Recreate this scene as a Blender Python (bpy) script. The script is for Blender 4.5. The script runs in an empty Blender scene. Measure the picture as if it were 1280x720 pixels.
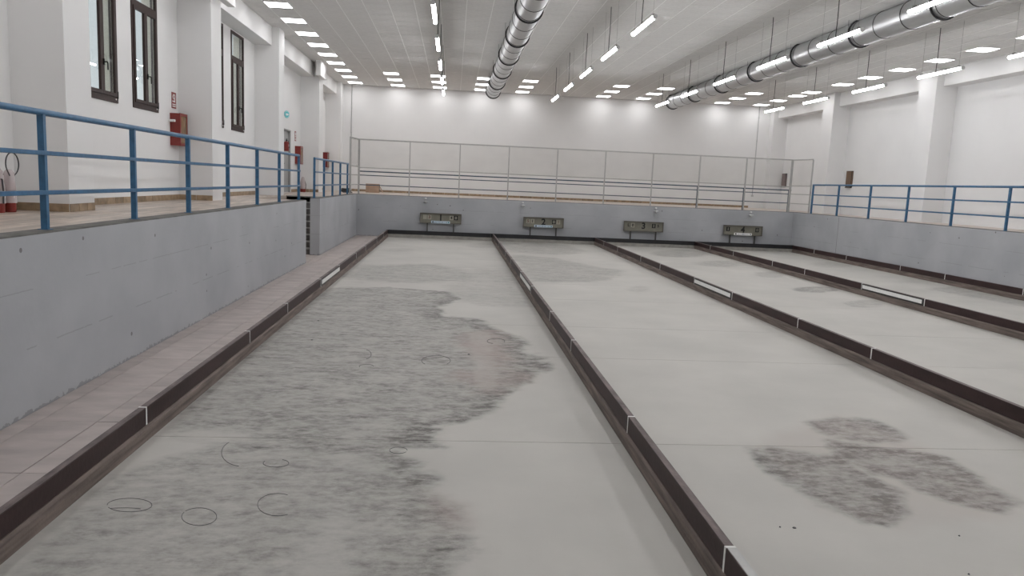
import bpy, math, random
import numpy as np
from mathutils import Vector, Matrix
random.seed(7); rng = np.random.default_rng(11)
scene = bpy.context.scene
C = scene.collection

# ------------------------------------------------------------------ camera, world, exposure
FPX, PITCH, YAW, ROLL = 945.5, 7.806, 4.719, 2.519
CAM = np.array([2.5, -29.982, 2.261])
_a, _b, _c = np.radians([PITCH, YAW, ROLL])
CW = np.array([math.sin(_b)*math.cos(_a), math.cos(_b)*math.cos(_a), -math.sin(_a)])
_r = np.array([math.cos(_b), -math.sin(_b), 0.0]); _u = np.cross(_r, CW)
CR = math.cos(_c)*_r + math.sin(_c)*_u
CU = -math.sin(_c)*_r + math.cos(_c)*_u
cam_d = bpy.data.cameras.new('camera'); cam = bpy.data.objects.new('camera', cam_d); C.objects.link(cam)
cam_d.sensor_fit = 'HORIZONTAL'; cam_d.sensor_width = 36.0; cam_d.lens = FPX/1280*36.0
cam_d.clip_start = 0.05; cam_d.clip_end = 200
cam.matrix_world = Matrix(((CR[0], CU[0], -CW[0], CAM[0]), (CR[1], CU[1], -CW[1], CAM[1]), (CR[2], CU[2], -CW[2], CAM[2]), (0, 0, 0, 1)))
scene.camera = cam
world = bpy.data.worlds.new('world'); scene.world = world; world.use_nodes = True
wb = world.node_tree.nodes['Background']; wb.inputs[0].default_value = (0.77, 0.83, 0.86, 1); wb.inputs[1].default_value = 0.8
vs = scene.view_settings
vs.view_transform = 'Standard'; vs.look = 'None'; vs.gamma = 1.0; vs.use_curve_mapping = False
vs.exposure = 0.37
TUBE_POWER = 40.0      # radiance of the hanging linear lights
PANEL_POWER = 8.0      # radiance of the ceiling panels

def ground(px, py, z=0.0):
    d = CW + CR*(px-640)/FPX - CU*(py-360)/FPX
    t = (z-CAM[2])/d[2]
    p = CAM + t*d
    return p[0], p[1]
def project(p):
    d = np.asarray(p, float) - CAM; w = d @ CW
    return 640+FPX*(d @ CR)/w, 360-FPX*(d @ CU)/w, w

# ------------------------------------------------------------------ helpers
class MB:
    def __init__(s): s.v = []; s.f = []
    def box(s, x0, x1, y0, y1, z0, z1):
        n = len(s.v)
        s.v += [(x0,y0,z0),(x1,y0,z0),(x1,y1,z0),(x0,y1,z0),(x0,y0,z1),(x1,y0,z1),(x1,y1,z1),(x0,y1,z1)]
        s.f += [tuple(n+i for i in q) for q in ((0,3,2,1),(4,5,6,7),(0,1,5,4),(1,2,6,5),(2,3,7,6),(3,0,4,7))]
        return s
    def tube(s, pts, r, n=10, closed=False, cap=True):
        pts = [Vector(p) for p in pts]; m = len(pts); base = len(s.v)
        rr = r if isinstance(r, (list, tuple)) else [r]*m
        ref = None
        for i, p in enumerate(pts):
            if closed: t = pts[(i+1) % m]-pts[i-1]
            else: t = pts[min(i+1, m-1)]-pts[max(i-1, 0)]
            t = t.normalized() if t.length > 1e-9 else Vector((0,0,1))
            if ref is None: ref = Vector((0,0,1)) if abs(t.z) < 0.9 else Vector((1,0,0))
            a = t.cross(ref)
            if a.length < 1e-4: a = t.cross(Vector((0,1,0)))
            a.normalize(); b = a.cross(t); ref = b
            for k in range(n):
                th = 2*math.pi*(k+0.5)/n
                s.v.append(tuple(p + a*(rr[i]*math.cos(th)) + b*(rr[i]*math.sin(th))))
        for i in range(m if closed else m-1):
            j = (i+1) % m
            for k in range(n):
                l = (k+1) % n
                s.f.append((base+i*n+k, base+i*n+l, base+j*n+l, base+j*n+k))
        if cap and not closed:
            s.f.append(tuple(base+k for k in range(n))[::-1]); s.f.append(tuple(base+(m-1)*n+k for k in range(n)))
        return s
    def lathe(s, prof, cx, cy, n=20):
        base = len(s.v); m = len(prof)
        for r, z in prof:
            for k in range(n):
                th = 2*math.pi*k/n
                s.v.append((cx+r*math.cos(th), cy+r*math.sin(th), z))
        for i in range(m-1):
            for k in range(n):
                l = (k+1) % n
                s.f.append((base+i*n+k, base+i*n+l, base+(i+1)*n+l, base+(i+1)*n+k))
        s.f.append(tuple(base+k for k in range(n))[::-1]); s.f.append(tuple(base+(m-1)*n+k for k in range(n)))
        return s
    def prism_x(s, prof, x0, x1):            # closed (y,z) profile extruded along x
        n = len(s.v); m = len(prof)
        s.v += [(x0, y, z) for y, z in prof] + [(x1, y, z) for y, z in prof]
        for i in range(m):
            j = (i+1) % m; s.f.append((n+i, n+j, n+m+j, n+m+i))
        s.f.append(tuple(n+i for i in range(m))[::-1]); s.f.append(tuple(n+m+i for i in range(m)))
        return s
    def prism_y(s, prof, y0, y1):            # closed (x,z) profile extruded along y
        n = len(s.v); m = len(prof)
        s.v += [(x, y0, z) for x, z in prof] + [(x, y1, z) for x, z in prof]
        for i in range(m):
            j = (i+1) % m; s.f.append((n+i, n+j, n+m+j, n+m+i))
        s.f.append(tuple(n+i for i in range(m))[::-1]); s.f.append(tuple(n+m+i for i in range(m)))
        return s
    def mesh(s, name, mat, smooth=False):
        me = bpy.data.meshes.new(name); me.from_pydata(s.v, [], s.f)
        if mat: me.materials.append(mat)
        import bmesh
        bm = bmesh.new(); bm.from_mesh(me); bmesh.ops.recalc_face_normals(bm, faces=bm.faces); bm.to_mesh(me); bm.free()
        if smooth:
            me.shade_smooth()
            try: me.set_sharp_from_angle(angle=math.radians(40))
            except Exception: pass
        return me
    def build(s, name, mat, parent=None, smooth=False):
        return link(name, s.mesh(name, mat, smooth), parent)
def link(name, me, parent=None):
    o = bpy.data.objects.new(name, me); C.objects.link(o)
    if parent is not None:
        o.parent = parent
        o.matrix_parent_inverse = parent.matrix_basis.inverted()
    return o
def tag(o, label=None, cat=None, group=None, kind=None):
    if label: o['label'] = label
    if cat: o['category'] = cat
    if group: o['group'] = group
    if kind: o['kind'] = kind
    return o
def thing(name, loc, label, cat, group=None):
    o = bpy.data.objects.new(name, None); C.objects.link(o); o.location = loc; o.empty_display_size = 0.1
    return tag(o, label, cat, group)
def struct(name, loc=(0,0,0)):
    o = bpy.data.objects.new(name, None); C.objects.link(o); o.location = loc; o.empty_display_size = 0.1
    o['kind'] = 'structure'; return o
def copy_tree(o, parent=None):
    c = o.copy(); C.objects.link(c); c.parent = parent
    for ch in [x for x in o.children]: copy_tree(ch, c)
    return c
def chamfer_box(mb, x0, x1, y0, y1, z0, z1, e=0.006):   # long along y
    mb.prism_y([(x0+e,z0),(x1-e,z0),(x1,z0+e),(x1,z1-e),(x1-e,z1),(x0+e,z1),(x0,z1-e),(x0,z0+e)], y0, y1); return mb
ORD = ['first','second','third','fourth','fifth','sixth','seventh','eighth','ninth','tenth','eleventh','twelfth','thirteenth','fourteenth','fifteenth','sixteenth','seventeenth','eighteenth','nineteenth','twentieth','twenty-first','twenty-second','twenty-third','twenty-fourth','twenty-fifth']

# ------------------------------------------------------------------ materials
def mat(name, col, rough=0.6, metal=0.0, spec=0.5, noise=None, bump=None, emit=None, vary=0.0):
    m = bpy.data.materials.new(name); m.use_nodes = True; nt = m.node_tree; b = nt.nodes['Principled BSDF']
    b.inputs['Base Color'].default_value = (*col, 1); b.inputs['Roughness'].default_value = rough
    b.inputs['Metallic'].default_value = metal; b.inputs['Specular IOR Level'].default_value = spec
    tc = None
    if noise:
        sc, amt, det = noise[:3]; stretch = noise[3] if len(noise) > 3 else (1,1,1)
        tc = nt.nodes.new('ShaderNodeTexCoord'); mp = nt.nodes.new('ShaderNodeMapping'); mp.inputs['Scale'].default_value = stretch
        nz = nt.nodes.new('ShaderNodeTexNoise'); nz.inputs['Scale'].default_value = sc; nz.inputs['Detail'].default_value = det
        rp = nt.nodes.new('ShaderNodeMapRange'); rp.inputs[1].default_value = 0.3; rp.inputs[2].default_value = 0.7
        rp.inputs[3].default_value = 1-amt; rp.inputs[4].default_value = 1+amt
        mx = nt.nodes.new('ShaderNodeVectorMath'); mx.operation = 'SCALE'; mx.inputs[0].default_value = col
        nt.links.new(tc.outputs['Object'], mp.inputs[0]); nt.links.new(mp.outputs[0], nz.inputs['Vector'])
        src = rp.outputs[0]
        if vary:
            oi = nt.nodes.new('ShaderNodeObjectInfo'); vr = nt.nodes.new('ShaderNodeMapRange'); vr.inputs[3].default_value = 1-vary; vr.inputs[4].default_value = 1+vary
            mu = nt.nodes.new('ShaderNodeMath'); mu.operation = 'MULTIPLY'; nt.links.new(oi.outputs['Random'], vr.inputs[0]); nt.links.new(vr.outputs[0], mu.inputs[0]); nt.links.new(src, mu.inputs[1]); src = mu.outputs[0]
            av = nt.nodes.new('ShaderNodeVectorMath'); av.operation = 'ADD'; cb = nt.nodes.new('ShaderNodeCombineXYZ'); m5 = nt.nodes.new('ShaderNodeMath'); m5.operation = 'MULTIPLY'; m5.inputs[1].default_value = 50.0
            nt.links.new(oi.outputs['Random'], m5.inputs[0]); nt.links.new(m5.outputs[0], cb.inputs[2]); nt.links.new(mp.outputs[0], av.inputs[0]); nt.links.new(cb.outputs[0], av.inputs[1]); nt.links.new(av.outputs[0], nz.inputs['Vector'])
        nt.links.new(nz.outputs['Fac'], rp.inputs[0]); nt.links.new(src, mx.inputs['Scale']); nt.links.new(mx.outputs[0], b.inputs['Base Color'])
    if bump:
        sc, st = bump
        tc = tc or nt.nodes.new('ShaderNodeTexCoord')
        nz = nt.nodes.new('ShaderNodeTexNoise'); nz.inputs['Scale'].default_value = sc; nz.inputs['Detail'].default_value = 4
        bp = nt.nodes.new('ShaderNodeBump'); bp.inputs['Strength'].default_value = st; bp.inputs['Distance'].default_value = 0.01
        nt.links.new(tc.outputs['Object'], nz.inputs['Vector']); nt.links.new(nz.outputs['Fac'], bp.inputs['Height']); nt.links.new(bp.outputs[0], b.inputs['Normal'])
    if emit:
        b.inputs['Emission Color'].default_value = (*emit[0], 1); b.inputs['Emission Strength'].default_value = emit[1]
    return m
M = {}
M['plaster'] = mat('white_plaster', (0.765,0.76,0.752), 0.75, noise=(0.7,0.025,4), bump=(60,0.05))
M['ceiling_void'] = mat('ceiling_void', (0.30,0.30,0.29), 0.9, noise=(2,0.1,2))
M['tile_ceiling'] = mat('ceiling_tile_fibre', (0.69,0.68,0.665), 0.85, noise=(9,0.05,5), bump=(150,0.15))
M['grid'] = mat('ceiling_grid_white', (0.86,0.855,0.84), 0.4, noise=(3,0.03,2))
M['blue'] = mat('blue_gloss_paint', (0.036,0.128,0.245), 0.38, noise=(14,0.18,4), bump=(40,0.06))
M['grey_steel'] = mat('grey_painted_steel', (0.42,0.42,0.41), 0.4, metal=0.3, noise=(8,0.08,3))
M['dark_rail'] = mat('dark_blue_grey_rail', (0.045,0.075,0.115), 0.45, noise=(9,0.12,3))
M['duct'] = mat('galvanised_duct', (0.60,0.61,0.62), 0.36, metal=0.95, noise=(3,0.05,4,(1,0.4,1)))
M['ring'] = mat('dark_duct_ring', (0.05,0.05,0.052), 0.5, metal=0.5, noise=(8,0.1,2))
M['board'] = mat('dark_maroon_board_paint', (0.034,0.017,0.017), 0.5, spec=0.28, noise=(7,0.30,6,(1,0.25,1)), bump=(25,0.15))
M['board_base'] = mat('worn_brown_base_rail', (0.15,0.118,0.102), 0.75, noise=(9,0.45,7,(1,0.2,3)), bump=(30,0.4))
M['board_top'] = mat('worn_board_top', (0.135,0.105,0.10), 0.65, noise=(9,0.45,7,(2,0.5,1)), bump=(40,0.3))
M['black'] = mat('black_rubber_board', (0.012,0.012,0.014), 0.5, noise=(6,0.2,3))
M['kerb'] = mat('grey_kerb', (0.30,0.29,0.265), 0.8, noise=(6,0.15,5))
M['white_paint'] = mat('white_line_paint', (0.80,0.80,0.78), 0.55, noise=(20,0.05,3))
M['plate_edge'] = mat('black_plate_edge', (0.02,0.02,0.02), 0.5, noise=(10,0.1,2))
M['brown_frame'] = mat('dark_brown_window_frame', (0.040,0.024,0.021), 0.5, spec=0.25, noise=(12,0.1,3))
M['handle_black'] = mat('black_handle', (0.010,0.009,0.009), 0.6, spec=0.2, noise=(12,0.1,2))
M['red'] = mat('fire_red', (0.21,0.022,0.016), 0.4, noise=(7,0.08,3))
M['dark_red'] = mat('dark_fire_red', (0.17,0.015,0.015), 0.4, noise=(7,0.08,3))
M['gold_glass'] = mat('amber_cabinet_window', (0.22,0.12,0.05), 0.22, noise=(5,0.25,3))
M['sign_red'] = mat('sign_red', (0.24,0.028,0.024), 0.45, noise=(8,0.04,2))
M['sign_white'] = mat('sign_white', (0.82,0.82,0.80), 0.5, noise=(8,0.03,2))
M['teal'] = mat('teal_sign', (0.05,0.50,0.54), 0.4, noise=(8,0.05,2))
M['skirt'] = mat('brown_skirting_tile', (0.30,0.215,0.135), 0.4, noise=(9,0.28,5), vary=0.16)
M['plank'] = mat('beige_wood_look_tile', (0.46,0.385,0.325), 0.36, noise=(1.3,0.42,6,(9,0.8,1)), vary=0.10)
M['plat'] = mat('beige_platform_floor', (0.50,0.43,0.37), 0.35, noise=(1.2,0.12,6,(6,1,1)))
M['cardboard'] = mat('cardboard', (0.42,0.29,0.21), 0.85, noise=(9,0.1,4))
M['cable'] = mat('dark_cable', (0.045,0.045,0.048), 0.6, noise=(9,0.15,2))
M['wire'] = mat('steel_wire', (0.30,0.30,0.29), 0.4, metal=0.6, noise=(9,0.05,2))
M['conduit'] = mat('grey_conduit', (0.46,0.455,0.45), 0.55, noise=(6,0.05,2))
M['olive'] = mat('olive_grey_panel', (0.20,0.192,0.155), 0.6, noise=(4,0.14,5))
M['olive_dark'] = mat('dark_scoreboard_casing', (0.125,0.115,0.095), 0.6, noise=(5,0.15,4))
M['plate_pale'] = mat('pale_digit_plate', (0.36,0.345,0.28), 0.5, noise=(5,0.06,3))
M['digit_black'] = mat('black_digit', (0.012,0.012,0.012), 0.5, noise=(5,0.05,2))
M['digit_red'] = mat('brown_red_digit', (0.15,0.06,0.045), 0.5, noise=(5,0.05,2))
M['leg'] = mat('dark_steel_leg', (0.075,0.075,0.07), 0.5, metal=0.3, noise=(7,0.2,3))
M['sticker'] = mat('pale_blue_sticker', (0.55,0.66,0.74), 0.45, noise=(9,0.04,2))
M['ink'] = mat('grey_blue_ink', (0.12,0.15,0.20), 0.5, noise=(9,0.05,2))
M['green_ink'] = mat('green_ink', (0.03,0.20,0.19), 0.5, noise=(9,0.05,2))
M['stair'] = mat('dark_stone_step', (0.13,0.125,0.12), 0.55, noise=(14,0.25,5))
M['stair_edge'] = mat('pale_step_nosing', (0.34,0.335,0.325), 0.6, noise=(9,0.12,3))
M['door'] = mat('grey_door', (0.33,0.33,0.325), 0.5, noise=(3,0.05,3))
M['jamb'] = mat('cream_jamb', (0.78,0.74,0.63), 0.7, noise=(3,0.06,3))
M['brown_box'] = mat('brown_wood_box', (0.16,0.095,0.055), 0.5, noise=(6,0.25,5,(1,1,0.3)))
M['brown_dark'] = mat('dark_brown_edge', (0.035,0.03,0.028), 0.5, noise=(6,0.2,3))
M['mauve'] = mat('mauve_panel', (0.20,0.155,0.15), 0.6, noise=(6,0.1,3))
M['scratch'] = mat('dark_scratch', (0.10,0.10,0.105), 0.8, noise=(30,0.3,3))
M['lamp_white'] = mat('lamp_white_plastic', (0.80,0.80,0.79), 0.3, noise=(6,0.03,2))
M['housing'] = mat('light_grey_housing', (0.62,0.62,0.62), 0.4, noise=(6,0.03,2))
M['tube_glow'] = mat('tube_diffuser_lit', (0.9,0.9,0.9), 0.4, noise=(6,0.01,2), emit=((0.985,0.98,1.0), TUBE_POWER))
M['panel_glow'] = mat('panel_diffuser_lit', (0.9,0.9,0.9), 0.4, noise=(6,0.01,2), emit=((0.985,0.98,1.0), PANEL_POWER))

def glass(name, tint=(1,1,1), ior=1.45, rough=0.0):
    m = bpy.data.materials.new(name); m.use_nodes = True; nt = m.node_tree; nt.nodes.clear()
    out = nt.nodes.new('ShaderNodeOutputMaterial'); mix = nt.nodes.new('ShaderNodeMixShader'); fr = nt.nodes.new('ShaderNodeFresnel')
    fr.inputs[0].default_value = ior
    tr = nt.nodes.new('ShaderNodeBsdfTransparent'); gl = nt.nodes.new('ShaderNodeBsdfGlossy'); gl.inputs['Roughness'].default_value = rough
    nz = nt.nodes.new('ShaderNodeTexNoise'); nz.inputs['Scale'].default_value = 3
    rp = nt.nodes.new('ShaderNodeMapRange'); rp.inputs[3].default_value = 0.94; rp.inputs[4].default_value = 1.0
    sc = nt.nodes.new('ShaderNodeVectorMath'); sc.operation = 'SCALE'; sc.inputs[0].default_value = tint
    nt.links.new(nz.outputs['Fac'], rp.inputs[0]); nt.links.new(rp.outputs[0], sc.inputs['Scale']); nt.links.new(sc.outputs[0], tr.inputs[0])
    ge = nt.nodes.new('ShaderNodeNewGeometry'); bi = nt.nodes.new('ShaderNodeMapRange'); bi.inputs[3].default_value = ior; bi.inputs[4].default_value = 1/ior   # same reflectance on both faces of the sheet
    nt.links.new(ge.outputs['Backfacing'], bi.inputs[0]); nt.links.new(bi.outputs[0], fr.inputs[0])
    nt.links.new(fr.outputs[0], mix.inputs[0]); nt.links.new(tr.outputs[0], mix.inputs[1]); nt.links.new(gl.outputs[0], mix.inputs[2]); nt.links.new(mix.outputs[0], out.inputs[0])
    return m
M['glass'] = glass('window_glass', (0.93,0.95,0.95))
M['plexi'] = glass('clear_screen_plastic', (0.995,0.995,0.99), 1.22)
M['plastic_bag'] = glass('milky_plastic_wrap', (0.86,0.74,0.74), 1.3, 0.35)
_nt = M['plastic_bag'].node_tree
_mix2 = _nt.nodes.new('ShaderNodeMixShader'); _df = _nt.nodes.new('ShaderNodeBsdfTranslucent'); _d2 = _nt.nodes.new('ShaderNodeBsdfDiffuse')
_d2.inputs[0].default_value = (0.80,0.74,0.74,1); _mix2.inputs[0].default_value = 0.55
_old = [n for n in _nt.nodes if n.type == 'MIX_SHADER' and n != _mix2][0]; _out = [n for n in _nt.nodes if n.type == 'OUTPUT_MATERIAL'][0]
_nt.links.new(_old.outputs[0], _mix2.inputs[1]); _nt.links.new(_d2.outputs[0], _mix2.inputs[2]); _nt.links.new(_mix2.outputs[0], _out.inputs[0])

def concrete_material():          # grey painted cast concrete with formwork lift lines and small pits
    m = bpy.data.materials.new('grey_painted_concrete'); m.use_nodes = True; nt = m.node_tree; b = nt.nodes['Principled BSDF']; L = nt.links.new
    b.inputs['Roughness'].default_value = 0.62
    tc = nt.nodes.new('ShaderNodeTexCoord')
    n1 = nt.nodes.new('ShaderNodeTexNoise'); n1.inputs['Scale'].default_value = 0.9; n1.inputs['Detail'].default_value = 6
    n2 = nt.nodes.new('ShaderNodeTexNoise'); n2.inputs['Scale'].default_value = 14; n2.inputs['Detail'].default_value = 4
    L(tc.outputs['Object'], n1.inputs['Vector']); L(tc.outputs['Object'], n2.inputs['Vector'])
    cr = nt.nodes.new('ShaderNodeValToRGB'); cr.color_ramp.elements[0].position = 0.32; cr.color_ramp.elements[1].position = 0.72
    cr.color_ramp.elements[0].color = (0.36,0.37,0.388,1); cr.color_ramp.elements[1].color = (0.44,0.45,0.468,1)
    L(n1.outputs['Fac'], cr.inputs[0])
    # lift lines at z = 0.62 and 1.12, broken by noise
    sp = nt.nodes.new('ShaderNodeSeparateXYZ'); L(tc.outputs['Object'], sp.inputs[0])
    def mth(op, a, bb=None, c=None):
        q = nt.nodes.new('ShaderNodeMath'); q.operation = op
        for i, x in enumerate((a, bb, c)):
            if x is None: continue
            if isinstance(x, (int, float)): q.inputs[i].default_value = x
            else: L(x, q.inputs[i])
        return q.outputs[0]
    n3 = nt.nodes.new('ShaderNodeTexNoise'); n3.inputs['Scale'].default_value = 1.6; L(tc.outputs['Object'], n3.inputs['Vector'])
    wob = mth('MULTIPLY', mth('SUBTRACT', n2.outputs['Fac'], 0.5), 0.012)
    zz = mth('ADD', sp.outputs['Z'], wob)
    lines = None
    for z0, w in ((0.60, 0.007), (1.13, 0.005)):
        d = mth('ABSOLUTE', mth('SUBTRACT', zz, z0)); li = mth('LESS_THAN', d, w)
        lines = li if lines is None else mth('MAXIMUM', lines, li)
    brk = mth('GREATER_THAN', n3.outputs['Fac'], 0.50)
    lines = mth('MULTIPLY', mth('MULTIPLY', lines, brk), 0.24)
    vo = nt.nodes.new('ShaderNodeTexVoronoi'); vo.inputs['Scale'].default_value = 2.3; vo.inputs['Randomness'].default_value = 1; L(tc.outputs['Object'], vo.inputs['Vector'])
    pits = mth('MULTIPLY', mth('LESS_THAN', vo.outputs['Distance'], 0.055), 0.75)
    # crumbling dirt along the foot of the wall
    foot = mth('MULTIPLY', mth('LESS_THAN', mth('ADD', sp.outputs['Z'], mth('MULTIPLY', mth('SUBTRACT', n2.outputs['Fac'], 0.42), -0.16)), 0.008), 0.42)
    tot = mth('MAXIMUM', mth('MAXIMUM', lines, pits), foot)
    mx = nt.nodes.new('ShaderNodeMix'); mx.data_type = 'RGBA'; L(tot, mx.inputs['Factor']); L(cr.outputs[0], mx.inputs['A']); mx.inputs['B'].default_value = (0.10,0.092,0.085,1)
    L(mx.outputs['Result'], b.inputs['Base Color'])
    bp = nt.nodes.new('ShaderNodeBump'); bp.inputs['Strength'].default_value = 0.18; bp.inputs['Distance'].default_value = 0.01; L(n2.outputs['Fac'], bp.inputs['Height']); L(bp.outputs[0], b.inputs['Normal'])
    return m
M['concrete'] = concrete_material()
M['coping'] = mat('bare_concrete_top', (0.15,0.145,0.135), 0.8, noise=(5,0.3,6), bump=(30,0.3))
M['walkway'] = mat('pinkish_concrete_slab', (0.440,0.390,0.370), 0.75, noise=(2.2,0.12,6,(1.2,2.5,1)), vary=0.05, bump=(40,0.1))
M['sub'] = mat('floor_subbase', (0.16,0.15,0.14), 0.9, noise=(4,0.2,4))

def lane_material():
    m = bpy.data.materials.new('sanded_lane_resin'); m.use_nodes = True; nt = m.node_tree; b = nt.nodes['Principled BSDF']; L = nt.links.new
    b.inputs['Roughness'].default_value = 0.6; b.inputs['Specular IOR Level'].default_value = 0.35
    tc = nt.nodes.new('ShaderNodeTexCoord')
    def noise(scale, det, stretch=(1,1,1), rough=0.55):
        mp = nt.nodes.new('ShaderNodeMapping'); mp.inputs['Scale'].default_value = stretch; L(tc.outputs['Object'], mp.inputs[0])
        n = nt.nodes.new('ShaderNodeTexNoise'); n.inputs['Scale'].default_value = scale; n.inputs['Detail'].default_value = det; n.inputs['Roughness'].default_value = rough
        L(mp.outputs[0], n.inputs['Vector']); return n.outputs['Fac']
    def rng_(x, a, b_, c, d):
        r = nt.nodes.new('ShaderNodeMapRange'); r.inputs[1].default_value = a; r.inputs[2].default_value = b_; r.inputs[3].default_value = c; r.inputs[4].default_value = d; L(x, r.inputs[0]); return r.outputs[0]
    def mth(op, a, bb):
        q = nt.nodes.new('ShaderNodeMath'); q.operation = op
        for i, x in enumerate((a, bb)):
            if isinstance(x, (int, float)): q.inputs[i].default_value = x
            else: L(x, q.inputs[i])
        return q.outputs[0]
    at = nt.nodes.new('ShaderNodeAttribute'); at.attribute_name = 'stain'
    pk = nt.nodes.new('ShaderNodeAttribute'); pk.attribute_name = 'pink'
    cloud = noise(0.8, 6); fine = noise(10, 8, (0.8,1.25,1), 0.72); streak = noise(2.6, 9, (0.75,1.5,1), 0.70)
    base = nt.nodes.new('ShaderNodeValToRGB'); base.color_ramp.elements[0].position = 0.3; base.color_ramp.elements[1].position = 0.7
    base.color_ramp.elements[0].color = (0.445,0.435,0.405,1); base.color_ramp.elements[1].color = (0.515,0.50,0.465,1); L(cloud, base.inputs[0])
    tex = mth('MULTIPLY', rng_(fine, 0.36, 0.64, 0.15, 1.5), rng_(streak, 0.36, 0.62, 0.25, 1.45))
    fac = mth('MULTIPLY', at.outputs['Fac'], mth('ADD', 0.17, mth('MULTIPLY', tex, 0.50)))
    fac = mth('MINIMUM', fac, 0.92)
    mx = nt.nodes.new('ShaderNodeMix'); mx.data_type = 'RGBA'; L(fac, mx.inputs['Factor']); L(base.outputs[0], mx.inputs['A']); mx.inputs['B'].default_value = (0.098,0.092,0.084,1)
    mp_ = nt.nodes.new('ShaderNodeMix'); mp_.data_type = 'RGBA'; L(mth('MULTIPLY', pk.outputs['Fac'], rng_(cloud, .3, .7, .2, .6)), mp_.inputs['Factor']); L(mx.outputs['Result'], mp_.inputs['A']); mp_.inputs['B'].default_value = (0.34,0.275,0.25,1)
    L(mp_.outputs['Result'], b.inputs['Base Color'])
    bp = nt.nodes.new('ShaderNodeBump'); bp.inputs['Strength'].default_value = 0.10; bp.inputs['Distance'].default_value = 0.006; L(fine, bp.inputs['Height']); L(bp.outputs[0], b.inputs['Normal'])
    return m
M['lane'] = lane_material()

# ------------------------------------------------------------------ key dimensions
HP = 1.62            # platform floor height
XL, XR = -1.27, 16.47    # pit faces
WT = 0.27            # retaining wall thickness
YB = 0.25            # pit back face
ZC = 6.5             # ceiling
YW = 6.5             # back wall
PXL, RXL, BXL = -2.72, -3.42, -2.92      # left pillar face, recess wall, beam face
PXR, RXR, BXR = 17.72, 18.42, 17.95
YN = -34.0           # near end of the hall
PITN = -29.2         # near end of the pit
BP = 4.1             # lane pitch

# ------------------------------------------------------------------ floor: lanes, walkway
floor = MB().box(XL-1.5, XR+0.1, PITN-0.1, YB+0.1, -0.30, -0.02).build('floor', M['sub']); tag(floor, kind='structure')
BREAKS = [PITN, -23.55, -20.18, -17.95, -15.0, -12.6, -9.8, -7.6, -4.4, -0.03]

def value_noise(x, y, s, seed):
    r = np.random.default_rng(seed); g = r.random((64, 64))
    u = x/s; v = y/s; i = np.floor(u).astype(int); j = np.floor(v).astype(int); fu = u-i; fv = v-j
    fu = fu*fu*(3-2*fu); fv = fv*fv*(3-2*fv)
    a = g[i % 64, j % 64]; b = g[(i+1) % 64, j % 64]; c = g[i % 64, (j+1) % 64]; d = g[(i+1) % 64, (j+1) % 64]
    return (a*(1-fu)+b*fu)*(1-fv) + (c*(1-fu)+d*fu)*fv
def poly_sd(x, y, P):
    P = np.array(P); d2 = np.full(x.shape, 1e9); inside = np.zeros(x.shape, bool); n = len(P)
    for i in range(n):
        ax, ay = P[i]; bx, by = P[(i+1) % n]; ex, ey = bx-ax, by-ay
        t = np.clip(((x-ax)*ex+(y-ay)*ey)/(ex*ex+ey*ey+1e-12), 0, 1)
        d2 = np.minimum(d2, (x-ax-t*ex)**2+(y-ay-t*ey)**2)
        c = ((ay > y) != (by > y)) & (x < (bx-ax)*(y-ay)/(by-ay+1e-12)+ax)
        inside ^= c
    d = np.sqrt(d2); return np.where(inside, d, -d)
def pxpoly(pts, ox, oy, s): return [ground(x/s+ox, y/s+oy) for x, y in pts]
def ell(x0, x1, y0, y1, ox, oy, s, n=14):
    cx, cy, rx, ry = (x0+x1)/2, (y0+y1)/2, (x1-x0)/2, (y1-y0)/2
    return pxpoly([(cx+rx*math.cos(2*math.pi*k/n), cy+ry*math.sin(2*math.pi*k/n)) for k in range(n)], ox, oy, s)
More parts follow.
